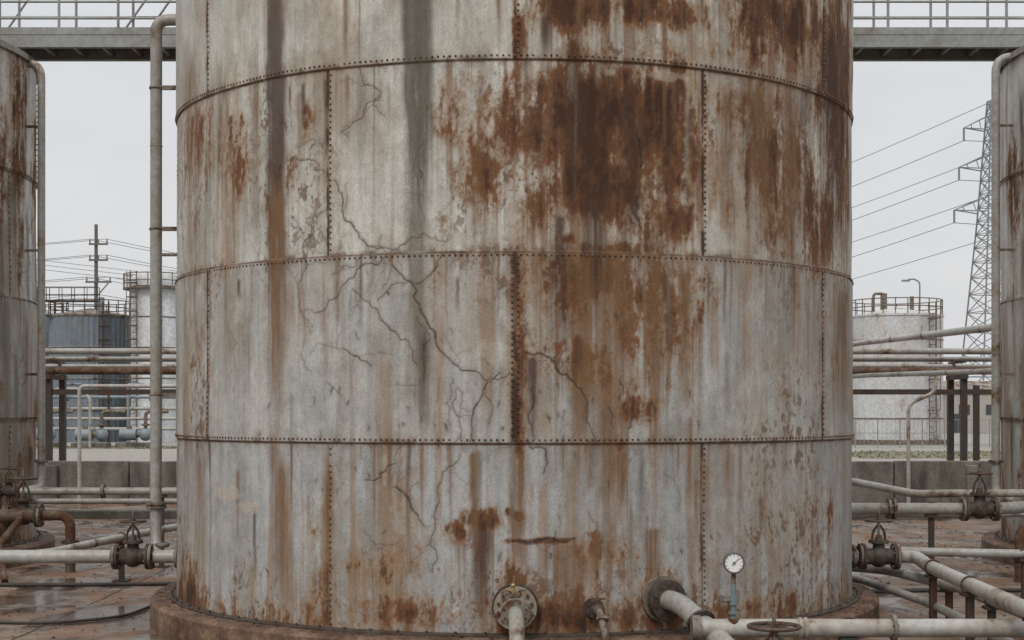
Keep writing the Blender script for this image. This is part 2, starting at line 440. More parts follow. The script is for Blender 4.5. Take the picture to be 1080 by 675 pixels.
mGrav,t,b=newmat('gravel_ground')
tc=t.add('ShaderNodeTexCoord').outputs['Object']
na=noise(t,tc,.06,8,.65); nb=noise(t,tc,3,6,.7)
c=mix(t,na,(.22,.20,.175),(.36,.34,.305)); c=mix(t,1.0,c,ramp(t,nb,[(.3,.7),(.7,1.2)]),'MULTIPLY')
t.lk(c,b.inputs['Base Color']); b.inputs['Roughness'].default_value=.95
mGrass,t,b=newmat('grass')
tc=t.add('ShaderNodeTexCoord').outputs['Object']
nb=noise(t,tc,1.2,6,.7)
t.lk(mix(t,ramp(t,nb,[(.35,0),(.65,1)]),(.085,.10,.04),(.24,.215,.15)),b.inputs['Base Color']); b.inputs['Roughness'].default_value=.95
mWall,t,b=newmat('bund_concrete')
tc=t.add('ShaderNodeTexCoord').outputs['Object']
na=noise(t,scaled(t,tc,(1,1,.3)),1.4,7,.68); nb=noise(t,tc,12,5,.65)
c=mix(t,ramp(t,na,[(.36,0),(.62,1)]),(.070,.060,.048),(.20,.18,.155)); c=mix(t,1.0,c,ramp(t,nb,[(.3,.7),(.7,1.2)]),'MULTIPLY')
t.lk(c,b.inputs['Base Color']); b.inputs['Roughness'].default_value=.9; bump(t,b,nb,.3,.01)
mRing,t,b=newmat('foundation_rust_stained')
tc=t.add('ShaderNodeTexCoord').outputs['Object']
na=noise(t,tc,1.9,9,.72); nb=noise(t,tc,18,6,.72)
c=mix(t,ramp(t,na,[(.36,0),(.46,.55),(.58,1)]),(.24,.155,.10),(.080,.037,.021)); c=mix(t,1.0,c,ramp(t,nb,[(.3,.5),(.7,1.35)]),'MULTIPLY')
t.lk(c,b.inputs['Base Color']); b.inputs['Roughness'].default_value=.8; bump(t,b,nb,.6,.015)
mFol,t,b=newmat('foliage_far')
tc=t.add('ShaderNodeTexCoord').outputs['Object']
t.lk(mix(t,noise(t,tc,.3,4,.6),(.05,.065,.04),(.12,.13,.08)),b.inputs['Base Color']); b.inputs['Roughness'].default_value=.9

# ---------------------------------------------------------------- main tank features
ell=[]
for (cx,cy,rx,ry,a) in [(600,8,42,26,1.2),(690,10,55,20,1.0),(815,15,55,55,.95),(800,55,40,20,.6),(884,90,22,160,.9),(620,122,55,60,1.35),(540,130,65,45,.9),
    (510,180,45,45,.66),(690,140,50,75,.98),(480,118,22,36,.85),(625,195,48,42,1.15),(700,230,38,28,.9),(655,185,50,50,.95),(570,215,40,30,.58),(815,165,45,80,.62),(785,115,35,30,.58),(862,235,30,55,.68),(830,230,30,45,.48),
    (615,293,50,30,.92),(600,320,30,30,.72),(615,378,38,28,.85),(690,345,42,55,.60),(655,320,55,60,.62),(640,400,40,30,.58),(730,300,30,50,.40),(215,150,25,45,.48),(290,200,20,65,.45),(250,170,30,50,.48),(325,130,9,22,.65),
    (507,548,17,13,1.5),(486,562,18,12,.65),(545,545,9,6,1.1),(537,541,6,5,.8),(665,430,30,18,.6),(547,365,7,110,.8),(547,20,8,60,.7),(655,470,12,8,.5),
    (330,580,14,50,.40),(390,600,30,18,.5),(640,585,40,30,.45),(600,645,80,16,.75),(690,620,24,24,.65),(430,590,20,24,.45),(345,620,10,40,.6),(200,620,10,35,.65),(540,612,30,20,.65),(625,640,22,26,.7),(700,632,34,30,.7),(543,640,34,30,.6),
    (770,640,70,12,.5),(440,640,50,14,.5),(570,571,32,3.5,1.05),(860,560,28,50,.32),(215,380,18,80,.30),(600,252,12,7,1.0),(465,240,8,16,.6),(500,85,26,12,.7),(720,110,24,30,.5),(760,200,16,50,.4),(870,380,16,70,.36),(790,60,60,14,.5),(660,262,60,8,.6)]:
    s0,z0=shell(cx-rx,cy);s1,_=shell(cx+rx,cy);sc_,zc=shell(cx,cy);_,zt=shell(cx,cy-ry)
    ell.append(((s0+s1)/2,zc,max(.03,(s1-s0)/2),zt-zc,a))
streaks=[]
RD=(.058,.027,.015);GD=(.095,.083,.058);TN=(.165,.088,.040);GR=(.18,.155,.118)
for (cx,w,y0,y1,c,a) in [(290,9,-60,340,RD,1.9),(291,8,180,466,TN,1.4),(289,5,440,620,TN,.8),(436,9,-60,262,GD,1.5),(444,8,-60,262,GD,1.3),(427,5,-60,140,GD,.9),(438,9,200,466,GR,1.3),(452,4,-60,200,GD,.8),
    (268,5,70,260,TN,.8),(203,7,40,300,TN,.8),(505,5,60,262,TN,.6),(640,5,470,600,TN,.9),(655,4,480,560,TN,.9),(500,5,480,560,TN,.9),(765,9,80,262,TN,1.0),(800,11,60,290,TN,1.0),(835,9,70,290,TN,1.0),(785,5,60,262,RD,.6),(850,6,60,285,RD,.6),
    (878,10,20,290,RD,1.0),(888,7,290,460,TN,1.0),(720,6,270,430,TN,.8),(315,4,100,200,TN,.6),(400,4,470,600,TN,.5),(448,6,340,466,RD,.9),(860,4,470,600,TN,.5),(770,4,480,570,TN,.5),
    (605,9,30,262,RD,.9),(560,5,380,470,RD,1.0),(575,5,20,60,RD,.8),(548,8,468,620,TN,1.1),(240,5,290,440,TN,.5),(210,6,470,610,TN,.6),(345,6,470,660,TN,.9),(297,7,470,650,TN,1.0),(743,5,468,640,TN,.6),
    (690,5,270,460,TN,.6),(665,8,60,300,RD,.9),(620,14,240,450,TN,1.2),(650,10,240,450,TN,1.0),(690,12,245,420,TN,.9),(590,9,240,380,RD,.9),(508,7,555,650,RD,1.1),(590,5,230,262,RD,.9),(628,10,180,330,RD,1.2),(640,12,400,560,TN,.9),(615,8,380,520,TN,.8),(380,5,66,180,GR,.6),(230,6,66,262,GR,.5),(690,8,560,650,TN,.9),(600,14,575,660,TN,.8)]:
    sc_,zt=shell(cx,y0);_,zb=shell(cx,y1);s0,_=shell(cx-w,y0);s1,_=shell(cx+w,y0)
    streaks.append((sc_,max(.03,(s1-s0)/2),zb,zt,c,a))
for i in range(190):
    u=random.uniform(192,893) if i%3 else random.uniform(560,893); k=random.choice([66,66,263,263,468,-20,random.uniform(80,600),random.uniform(250,600)]); L=random.uniform(20,110)*(2 if random.random()<.3 else 1)
    if k in(66,263,468): k=k-(abs(u-542)/355)**2*(-30 if k==263 else -62 if k==66 else 6)
    sc_,zt=shell(u,k);_,zb=shell(u,k+L)
    streaks.append((sc_,random.uniform(.010,.032),zb,zt,random.choice([TN,TN,GR,TN,RD]),random.uniform(.25,.95)))
cr=[]
main_cr=[
 ([(378,72),(383,90),(400,98),(392,110),(404,122)],1.0,.9),([(398,100),(380,125),(358,140)],.9,.85),
 ([(352,190),(360,222),(372,240),(386,259),(408,262),(428,255)],1.3,1),([(300,172),(326,168),(342,182)],.9,.85),([(332,150),(326,168)],.8,.75),
 ([(413,280),(436,302),(450,340),(478,384),(512,402),(545,398)],1.6,1),([(466,268),(458,285),(438,300)],1.3,1),
 ([(408,268),(398,280),(375,288),(360,302),(332,330)],1.1,.95),([(495,466),(499,432),(512,405),(527,394)],1.2,1),([(480,466),(484,440),(480,412)],.8,.85),
 ([(553,372),(578,377),(603,402),(618,430),(627,466)],1.6,1),([(362,368),(378,377),(392,387)],1.3,.95),
 ([(484,480),(466,498),(458,540),(452,575),(455,605)],.9,.85),([(414,514),(432,532),(447,556)],1.7,1),([(384,506),(404,498),(416,489)],1.2,.95),
 ([(314,300),(320,255),(330,235),(345,218)],1.0,.9),([(330,238),(318,262),(322,280)],.9,.8),([(556,466),(574,474),(577,488),(572,500)],1.4,1),([(540,571),(560,573),(580,568),(606,568)],2.0,1),
 ([(672,140),(676,160),(674,178)],2.2,1),([(672,208),(670,225),(676,242)],3.0,1),([(372,305),(402,338),(432,362),(440,385)],1.0,.9),([(314,300),(316,325),(326,340)],.9,.8)]
more_cr=[([(666,420),(668,440),(662,452)],2.0,.9),([(686,424),(689,442)],1.8,.85),([(640,430),(646,452)],1.5,.85),([(652,400),(656,415)],1.2,.8),([(320,360),(328,392)],.8,.6),([(345,404),(360,418)],.8,.7),
 ([(560,408),(556,440),(563,464)],1.3,.9),([(398,318),(412,302),(432,296)],.8,.75),([(446,150),(440,190),(448,235)],.7,.5),([(620,540),(632,566)],.8,.6),([(700,500),(716,520),(714,540)],.7,.4),
 ([(600,90),(610,125),(606,150)],1.3,.7),([(382,560),(396,575),(420,570)],.8,.5),([(238,340),(252,362),(250,390)],.7,.4),
 ([(478,400),(470,425),(474,450)],.7,.7),([(440,335),(452,360),(448,395)],.8,.7),([(512,405),(520,430),(514,448)],.8,.7),([(428,255),(446,246),(470,256)],.8,.75),([(386,259),(376,280),(350,290)],.8,.75)]
for pts,w,a in main_cr+more_cr: cr.append(([shell(*p) for p in pts],w*(.0080 if w<1.8 else .0098),a*.95))
rc_=random.Random(21)
def hair(p,ang,L,w,a,depth=0):
    pts=[p];q=p;k=4
    for i in range(k):
        ang+=rc_.gauss(0,.35); q=(q[0]+L/k*math.cos(ang),q[1]+L/k*math.sin(ang)); pts.append(q)
        if depth<1 and rc_.random()<.30: hair(q,ang+rc_.choice([-1,1])*rc_.uniform(.6,1.2),L*.45,w,a*.8,depth+1)
    cr.append((pts,w*.0072,a))
for pts,w,a in main_cr:
    for i in range(2):
        p=rc_.choice(pts[:]); hair(shell(*p),rc_.uniform(0,6.28),rc_.uniform(.10,.34),.7,rc_.uniform(.30,.60))
for i in range(26):
    u=rc_.gauss(400,90); v=rc_.gauss(330,130)
    if 215<u<760 and 75<v<640: hair(shell(u,v),rc_.choice([-1,1])*rc_.uniform(.7,2.3),rc_.uniform(.12,.5),.7,rc_.uniform(.22,.48))
for i in range(130):
    u=random.gauss(430,130) if i%3 else random.uniform(560,760); v=random.choice([random.uniform(560,650),random.uniform(400,470),random.uniform(80,650)])
    if not 205<u<880: continue
    L=random.uniform(3,10)
    cr.append(([shell(u,v),shell(u+random.uniform(-3,3),v+L)],random.uniform(.7,1.8)*.0078,random.uniform(.4,.9)))
feats=dict(ell=ell,cracks=cr,streaks=streaks,bare=[])
for (cx,cy,rx,ry,a) in [(240,520,18,9,.7),(262,535,16,10,.6),(480,250,14,8,.5),(700,80,25,6,.4)]:
    s0,_=shell(cx-rx,cy);s1,_=shell(cx+rx,cy);sc_,zc=shell(cx,cy);_,zt=shell(cx,cy-ry); feats['bare'].append((sc_,zc,(s1-s0)/2,zt-zc,a))

def tank(center,Rr,sa,za,courses,ch,z0,seed,feats,riv=.056,ledge=.31,rivr=.0125):
    P=empty('storage_tank')
    make_shell('shell',center,Rr,sa,za,paint_shell(sa,za,courses,ch,z0,seed,feats),mShell,P)
    top=z0+courses*ch
    L=[]
    N=int(2*math.pi*Rr/riv)
    for k in range(1,courses):
        for i in range(N):
            if random.random()<.03: continue
            L.append((2*math.pi*i/N-math.pi,z0+k*ch+(.034 if k%2==1 else -.034),1))
    for k in range(courses):
        for j in range(-4,5):
            a=(j if k%2==1 else j+.5)*54.5
            if abs(a)>179: continue
            n=int(ch/riv); dd=.028/Rr
            for i in range(1,n):
                z=z0+k*ch+i*ch/n
                if random.random()>.03: L.append((D2R(a)+dd,z,k%2))
                if k==1 and j==0: L.append((D2R(a)-dd,z+riv/2,k%2))
    A=np.array(L,dtype=np.float64); dn=dent((A[:,0]*R).astype(np.float32),A[:,1].astype(np.float32),seed)
    vs=[];fs=[]
    for (th,z,k),d in zip(L,dn):
        sx,cx=math.sin(th),math.cos(th); rad=Rr+.001+(.016 if k else 0)+float(d); r=rivr*random.uniform(.9,1.1)
        o=len(vs)
        for rr,hh in((r,-.006),(r*.8,r*.5)):
            for i in range(7):
                a=2*math.pi*i/7; u=rr*math.cos(a)
                vs.append((center[0]+sx*(rad+hh)+cx*u,center[1]-cx*(rad+hh)+sx*u,z+rr*math.sin(a)))
        vs.append((center[0]+sx*(rad+r*.8),center[1]-cx*(rad+r*.8),z))
        for i in range(7):
            j=(i+1)%7; fs.append((o+i,o+j,o+7+j,o+7+i)); fs.append((o+7+i,o+7+j,o+14))
    me=bpy.data.meshes.new('rivets'); me.from_pydata(vs,[],fs); me.materials.append(mRivet)
    me.polygons.foreach_set('use_smooth',[True]*len(fs)); link(bpy.data.objects.new('rivets',me),P)
    mb=MB()
    def lathe_(prof,mat,seg=160,smooth=False):
        v=[];f=[]
        for i in range(seg):
            a=2*math.pi*i/seg
            for (r,z) in prof: v.append((center[0]+r*math.sin(a),center[1]-r*math.cos(a),z))
        n=len(prof)
        for i in range(seg):
            for j in range(n-1): f.append((i*n+j,((i+1)%seg)*n+j,((i+1)%seg)*n+j+1,i*n+j+1))
        mb.add(v,f,mat,smooth)
    lathe_([(Rr+.03,top-.09),(Rr+.07,top-.09),(Rr+.07,top+.005),(Rr-.02,top+.015),(0.01,top+.22)],0)
    mb.build('roof',[mRoof],P)
    mb=MB()
    lathe_([(Rr+.10,z0-.02),(Rr+.10,z0+.018),(Rr-.04,z0+.026)],0)
    lathe_([(Rr+ledge,-.02),(Rr+ledge,z0-.04),(Rr+ledge-.03,z0-.004),(Rr-.3,z0)],1)
    for i in range(90):
        a=2*math.pi*i/90; p=Vector((center[0]+(Rr+.065)*math.sin(a),center[1]-(Rr+.065)*math.cos(a),z0+.015))
        mb.cyl(p,p+Vector((0,0,.03)),.014,seg=6,mat=0)
    for i in range(700):
        a=random.uniform(0,6.28); rr=Rr+random.uniform(.09,ledge-.04)
        p=Vector((center[0]+rr*math.sin(a),center[1]-rr*math.cos(a),z0+random.uniform(.0,.012))); q=random.uniform(.01,.035)
        n=[p+Vector((random.uniform(-q,q),random.uniform(-q,q),random.uniform(-.004,.012))) for _ in range(4)]
        mb.add(n,[(0,1,2),(0,2,3)],0 if i%3 else 1)
    mb.build('foundation_ring',[mIron,mRing],P)
    return P

fine=np.arange(-D2R(80)*R,D2R(80)*R,.0092)
sa=np.concatenate([np.arange(-math.pi*R,fine[0]-.02,.06),fine,np.arange(fine[-1]+.03,math.pi*R-.03,.06),[math.pi*R]])
za=np.concatenate([np.arange(Z0,6.62,.0092),np.arange(6.66,Z0+5*CH,.05),[Z0+5*CH]])
main=tank(TC,R,sa,za,5,CH,Z0,3,feats)

def rnd_feats(seed,top,amt):
    r=random.Random(seed); e=[];stt=[];c=[]
    for i in range(80): e.append((r.uniform(-12.3,12.3),r.uniform(.3,top),r.uniform(.15,.6),r.uniform(.5,1.6),r.uniform(.4,amt)))
    for i in range(260):
        z=r.uniform(1.5,top); stt.append((r.uniform(-12.3,12.3),r.uniform(.03,.14),max(.3,z-r.uniform(.5,4)),z,r.choice([RD,TN,TN,GR]),r.uniform(.5,1.3)))
    return dict(ell=e,cracks=c,streaks=stt,bare=[],dirt=1.6)
sa2=np.linspace(-math.pi*R,math.pi*R,760); za2=np.linspace(.3,.3+4*1.96,260)
tank((-11.79,24.0),R,sa2,za2,4,1.96,.3,77,rnd_feats(5,8.1,.85),riv=.09,rivr=.016)
tank((12.0,24.0),R,sa2,za2,4,1.96,.3,133,rnd_feats(9,8.1,.85),riv=.09,rivr=.016)

# ---------------------------------------------------------------- ground
def sheet(name,x0,x1,y0,y1,z,mat):
    me=bpy.data.meshes.new(name); me.from_pydata([(x0,y0,z),(x1,y0,z),(x1,y1,z),(x0,y1,z)],[],[(0,1,2,3)]); me.materials.append(mat)
    return link(bpy.data.objects.new(name,me))
sheet('ground',-3000,3000,-500,6000,-.008,mGrav)
sheet('concrete_pad',-45,45,-8,39,.0,mPad)
def grass(name,x0,x1,y0,y1,n):
    mb=MB()
    pts=[]
    K=26
    for i in range(K): pts.append((x0+(x1-x0)*i/(K-1),y0+random.uniform(-.8,.8),-.002))
    for i in range(K): pts.append((x1-(x1-x0)*i/(K-1),y1+random.uniform(-.8,.8),-.002))
    mb.add(pts,[tuple(range(2*K))])
    for i in range(n):
        x=random.uniform(x0,x1);y=random.uniform(y0,y1);h=random.uniform(.03,.13);w=.05;a=random.uniform(0,3.14)
        mb.add([(x-w*math.cos(a),y-w*math.sin(a),-.002),(x+w*math.cos(a),y+w*math.sin(a),-.002),(x+random.uniform(-.1,.1),y+random.uniform(-.1,.1),h)],[(0,1,2)])
    mb.build(name,[mGrass])
grass('grass',18,60,76,90,4000)
grass('grass',-60,-18,96,102,2500)
mb=MB()
for i in range(2600):
    x=random.choice([-1,1])*random.uniform(3.9,9); y=random.uniform(14,34); q=random.uniform(.008,.035)
    n=[Vector((x+random.uniform(-q,q),y+random.uniform(-q,q),random.uniform(.0,q*.9))) for _ in range(5)]
    mb.add(n,[(0,1,2),(0,2,3),(1,3,4),(0,3,4)],i%2)
mb.build('loose_debris',[mRing,mWall])
mb=MB()
x=-46
while x<46:
    mb.box((x+1.99,39.15+random.uniform(-.006,.006),.545+random.uniform(-.01,.01)),(3.97,.3,1.11),0,bev=.02); x+=4
for x in range(-44,46,4): mb.box((x-.0,38.93,.5),(.28,.16,1.0),0,bev=.015)
mb.build('retaining_wall',[mWall])
mb=MB(); mb.box((0,33.5,.10),(70,.35,.2),0,bev=.03); mb.build('concrete_kerb',[mWall])
mb=MB()
mb.tube([(-12,20.3,.03),(-8,20.45,.03),(-6,20.4,.03),(-4.4,20.6,.03),(-2,21.9,.03)],.028,0,8,bend=.6)
mb.tube([(-9,16.6,.02),(-6.2,16.9,.02),(-5.2,16.75,.02),(-4.5,17.3,.02),(-4.4,18.5,.02)],.018,0,8,bend=.4)
mb.tube([(4.4,19.6,.03),(6,19.9,.03),(8.2,19.6,.03),(12,19.9,.03)],.028,0,8,bend=.6)
mb.build('ground_cable',[mDark])

# ---------------------------------------------------------------- elevated walkway
mb=MB(); zb,zt=8.55,8.76
for y in (25.2,26.2):
    mb.box((0,y,(zb+zt)/2),(46,.05,zt-zb),0); mb.box((0,y+(.04 if y<26 else -.04),zb+.012),(46,.1,.022),0); mb.box((0,y+(.04 if y<26 else -.04),zt-.012),(46,.1,.018),0)
mb.box((0,25.7,zt+.012),(46,.86,.02),1)
for i in range(93): mb.box((-23+i*.5,25.7,zb+.12),(.05,.94,.1),0)
for y,rs in ((25.2,(.28,.56,.85,1.1)),(26.2,(.28,.56,1.1))):
    for h in rs: mb.tube([(-23,y,zt+h),(23,y,zt+h)],.021 if h<1 else .026,0,8)
    mb.box((0,y-.03 if y<26 else y+.03,zt+.06),(46,.008,.12),0)
    for i in range(47):
        x=-23+i+.35; mb.cyl((x,y,zt-.1),(x,y,zt+1.1),.024,seg=8,mat=0)
    for x in (-9.1,9.4,-6.6,10.2):
        mb.tube([(x,y,zt+.0),(x+.35,y-.0,zt+.5),(x+.75,y,zt+1.08)],.02,0,8)
for x in(-14.5,-9.3,9.5,14.5):
    for y in (25.25,26.15): mb.beam((x,y,8.3),(x,y,zb),.08,.08,0)
for x in (-2.2,2.2):
    mb.beam((x,25.2,zb+.05),(x*.8,21.1,zb+.05),.1,.15,0)
mb.build('elevated_walkway',[mGalv,mDark])

# ---------------------------------------------------------------- valves
def gate_valve(c,ax,r,up=(0,0,1),wheel=.2,h=.5,parent=None,name='gate_valve'):
    mb=MB(); c=Vector(c);ax=Vector(ax).normalized();up=Vector(up).normalized()
    L=r*2.1
    mb.cyl(c-ax*L,c+ax*L,r*1.12,seg=16,mat=0)
    mb.ball(c,r*1.45,0,sc=(1,1,1.05))
    for sgn in(-1,1):
        mb.flange(c+ax*L*sgn,ax,r*1.8,r*.36,0,8,1); mb.flange(c+ax*(L+r*.45)*sgn,ax,r*1.8,r*.36,1,8,0)
    mb.cyl(c,c+up*h*.42,r*1.0,r*.75,14,0)
    mb.flange(c+up*h*.42,up,r*1.4,r*.35,0,6,1)
    mb.cyl(c+up*h*.42,c+up*h*.6,r*.7,r*.35,12,0)
    side=ax
    for sgn in(-1,1):
        mb.tube([c+up*h*.45+side*r*.9*sgn,c+up*h*.7+side*r*.8*sgn,c+up*h*.88+side*r*.15*sgn],r*.17,0,8)
    mb.cyl(c+up*h*.5,c+up*h*1.28,r*.17,seg=8,mat=1)
    w=c+up*h
    mb.torus(w,up,wheel,wheel*.085,2)
    mb.cyl(w-up*.02,w+up*.03,wheel*.2,seg=10,mat=2)
    o1=ax; o2=up.cross(ax)
    for i in range(5):
        a=2*math.pi*i/5+.4; d=o1*math.cos(a)+o2*math.sin(a); mb.beam(w,w+d*wheel,wheel*.12,wheel*.07,2)
    return mb.build(name,[mIron,mFlange,mWheel],parent)
def support(mb,x,y,z,r,mat):
    mb.box((x,y,(z-r)/2),(.07,.07,z-r),mat); mb.box((x,y,.012),(.22,.22,.02),mat); mb.box((x,y,z-r-.015),(.16,.16,.03),mat)
    mb.torus((x,y,z),(0,1,0),r+.012,.01,mat,20,6)

mb=MB()
mb.tube([(-9.5,17.8,.67),(-4.78,17.8,.67)],.08,0); mb.tube([(-4.27,17.8,.67),(-3.85,17.8,.67)],.08,0)
for x in(-6.6,-3.99): mb.flange((x,17.8,.67),(1,0,0),.14,.03,1)
mb.flange((-6.55,17.8,.67),(1,0,0),.14,.03,1)
for x in(-7.3,-9.0): support(mb,x,17.8,.67,.08,2)
mb.build('pipeline',[mPipeL,mFlange,mDark])
gate_valve((-4.52,17.8,.67),(1,0,0),.085,wheel=.15,h=.42)
mb=MB()
mb.tube([(-4.24,17.8,.67),(-4.29,17.98,.95),(-4.29,18,7.12),(-3.95,17.98,7.12),(-3.8,17.95,7.12)],.07,0,bend=.22)
mb.flange((-4.29,18,1.25),(0,0,1),.125,.025,1);mb.flange((-4.29,18,1.29),(0,0,1),.125,.025,1)
mb.torus((-4.21,17.89,.8),(0,0,1),.075,.03,1)
for z in(2.6,4.6,6.3):
    mb.beam((-3.9,17.98,z),(-4.36,17.98,z),.04,.05,1); mb.torus((-4.29,18,z),(0,0,1),.077,.012,1)
for z in (3.5,5.6): mb.torus((-4.29,18,z),(0,0,1),.071,.006,0)
mb.build('standpipe',[mPipe,mFlange])
mb=MB()
mb.tube([(-8.3,24.3,8.03),(-7.6,24.1,8.03),(-7.6,24.1,1.17),(-7.6,23.2,1.17)],.062,0,bend=.25)
mb.flange((-7.6,24.1,1.6),(0,0,1),.11,.03,1)
for z in(3,5,7): mb.beam((-7.95,24.1,z),(-7.55,24.1,z),.04,.04,1)
mb.build('standpipe',[mPipe,mFlange])
mb=MB()
mb.tube([(7.9+.55,24.0,8.1),(7.78,24,8.1),(7.78,24,1.03),(7.78,23,1.03)],.068,0,bend=.25)
mb.flange((7.78,24,1.6),(0,0,1),.12,.03,1)
for z in(3,5,7): mb.beam((8.2,24,z),(7.74,24,z),.04,.04,1)
mb.build('standpipe',[mPipe,mFlange])
mb=MB()
mb.tube([(-7.95,23.0,1.17),(-2.5,23.0,1.17)],.06,0); mb.tube([(-7.7,23.6,.98),(-2.5,23.6,.98)],.045,0)
for x in(-5.4,): support(mb,x,23,1.17,.06,2)
for x in (-6.3,-4.9): mb.flange((x,23,1.17),(1,0,0),.11,.04,1)
mb.build('pipeline',[mPipe,mFlange,mDark])
mb=MB()
mb.tube([(-7.4,18.7,.45),(-5.8,18.9,.62),(-5.5,21.3,.62),(-5.1,23.4,.62),(-3,24.5,.62)],.055,0)
support(mb,-5.52,21.1,.62,.055,1)
mb.build('pipeline',[mPipeL,mDark])
mb=MB()
mb.tube([(-8.4,21.9,.85),(-7.1,22.3,.85)],.10,0); mb.flange((-8.0,22.02,.85),(1,.3,0),.2,.04,1,10); mb.flange((-7.93,22.04,.85),(1,.3,0),.2,.04,1,10)
mb.tube([(-7.1,22.3,.85),(-6.6,22.3,.85),(-6.6,22.3,.0)],.075,0,bend=.2); mb.flange((-6.6,22.3,.45),(0,0,1),.13,.04,1)
mb.tube([(-7.3,22.3,.85),(-7.3,21.2,.5),(-7.0,20.6,.05)],.05,0)
mb.build('tank_nozzle',[mPipeD,mIron])
gate_valve((-7.3,22.3,.85),(1,0,0),.10,wheel=.2,h=.55)
gate_valve((-7.75,23.0,1.17),(1,0,0),.06,wheel=.14,h=.35)

mb=MB()
mb.tube([(3.3,21,1.03),(6.35,21,1.03)],.085,0); mb.tube([(6.8,21,1.03),(7.6,21.6,1.03),(8.6,22.3,1.03)],.085,0)
for x in(5.3,5.37): mb.flange((x,21,1.03),(1,0,0),.15,.035,1)
support(mb,5.9,21,1.03,.085,2); mb.flange((8.35,22.15,1.03),(1,.7,0),.19,.04,1)
mb.build('pipeline',[mPipe,mFlange,mDark])
gate_valve((6.58,21,1.03),(1,0,0),.095,wheel=.17,h=.5)
mb=MB(); mb.tube([(4.2,25.4,1.32),(5.5,24,1.27),(6.1,22.6,1.15),(6.5,22.4,1.17),(9,22.6,1.17)],.06,0)
mb.tube([(3.5,23.3,.8),(8.6,23.3,.8)],.05,0); mb.build('pipeline',[mPipeL])
mb=MB()
mb.tube([(3.85,17.5,.70),(4.05,17.5,.70)],.08,0)
mb.flange((4.0,17.5,.7),(1,0,0),.14,.03,1)
mb.tube([(4.55,17.5,.7),(4.72,17.4,.7),(4.58,16.4,.7),(4.42,13,.7),(4.3,6,.7)],.075,0,bend=.2)
for y in(16.2,14.6,12.8): support(mb,4.57 if y>16 else 4.48,y,.7,.075,2)
mb.build('pipeline',[mPipeL,mFlange,mDark])
gate_valve((4.3,17.5,.70),(1,0,0),.085,wheel=.15,h=.42)
mb=MB()
mb.tube([(4.0,19.0,.30),(4.35,18.7,.30),(4.62,16.5,.28),(4.55,13.5,.28),(4.5,6,.28)],.05,0)
mb.tube([(4.05,18.4,.5),(4.5,17.9,.5),(4.95,16.6,.45),(4.95,13.5,.45),(4.95,6,.45)],.06,0)
mb.tube([(4.1,19.4,.62),(5.3,18.9,.62),(7.5,18.4,.62),(10,18.2,.62)],.055,0)
for y in (16.9,15.4): support(mb,4.95,y,.45,.06,1)
support(mb,6.4,18.63,.62,.055,1)
mb.build('pipeline',[mPipe,mDark])
mb=MB()
mb.tube([(8.5,21.9,.75),(7.6,21.3,.75),(7.15,21.0,.75),(7.15,21.0,.0)],.08,0,bend=.2)
mb.flange((8.2,21.7,.75),(1,.7,0),.2,.04,1,10);mb.flange((7.15,21,.35),(0,0,1),.14,.04,1)
mb.build('tank_nozzle',[mPipeD,mIron])
gate_valve((7.75,21.4,.75),(1,.66,0),.1,wheel=.18,h=.5)

# ---------------------------------------------------------------- nozzles on the main tank front
mb=MB()
c=Vector((.03,13.93,.58)); ax=Vector((0,-1,0))
mb.cyl(c+Vector((0,.1,0)),c+ax*.05,.215,seg=30,mat=1)
mb.flange(c+ax*.09,ax,.20,.035,5,12,2); mb.flange(c+ax*.135,ax,.20,.035,5,12,2)
# valve body: hub, ball housing, gland and second flange, then the drop pipe
mb.cyl(c+ax*.15,c+ax*.24,.125,.10,18,5)
mb.ball(c+ax*.33,.115,5,sc=(1,1.1,1))
mb.flange(c+ax*.45,ax,.13,.03,5,8,2); mb.flange(c+ax*.49,ax,.13,.03,0,8,2)
mb.cyl(c+ax*.33,c+ax*.33+Vector((0,0,.15)),.05,seg=12,mat=5); mb.flange(c+ax*.33+Vector((0,0,.15)),(0,0,1),.065,.02,0,6,2)
mb.tube([c+ax*.49,c+ax*.78+Vector((.01,0,-.04)),c+Vector((.02,-1.1,-.38)),c+Vector((.03,-1.15,-.58))],.068,4,bend=.18)
q=c+ax*.33+Vector((-.02,0,.15))
mb.cyl(q,q+Vector((0,0,.07)),.016,seg=8,mat=3); mb.ball(q+Vector((0,0,.085)),.024,3)
mb.beam(q+Vector((0,0,.09)),q+Vector((.01,-.02,.17)),.018,.018,3)
mb.tube([q+Vector((0,0,.03)),q+Vector((-.07,-.02,.05))],.013,3,8)
mb.build('tank_nozzle',[mFlange,mIron,mRivet,mBrass,mPipe,mFlangeL])
mb=MB()
c=Vector((.76,14.05,.55)); ax=Vector((.18,-.98,0))
mb.flange(c+ax*-.0,ax,.10,.05,1,6,1); mb.flange(c+ax*.07,ax,.085,.03,1,6,1)
mb.tube([c,c+ax*.28,c+ax*.42+Vector((.02,0,-.2)),c+ax*.45+Vector((.03,0,-.55))],.035,0,bend=.08)
mb.ball(c+ax*.2,.06,1); mb.cyl(c+ax*.2,c+ax*.2+Vector((0,0,.11)),.018,seg=8,mat=0); mb.beam(c+ax*.2+Vector((-.07,0,.11)),c+ax*.2+Vector((.07,0,.11)),.02,.012,1)
mb.flange(c+ax*.33+Vector((.01,0,-.06)),(0,-.5,-.8),.06,.025,0,6)
mb.build('drain_valve',[mFlange,mIron])
mb=MB()
c=Vector((1.43,14.2,.62)); ax=Vector((.37,-.93,0)).normalized()
mb.cyl(c-ax*.05,c+ax*.03,.215,seg=28,mat=2); mb.flange(c+ax*.07,ax,.19,.035,1,10,1); mb.flange(c+ax*.115,ax,.19,.035,1,10,1)
mb.tube([c,c+ax*.35,(1.86,13.2,.36),(2.05,12.7,.16),(2.6,12.7,.15)],.095,0,bend=.22,seg=18)
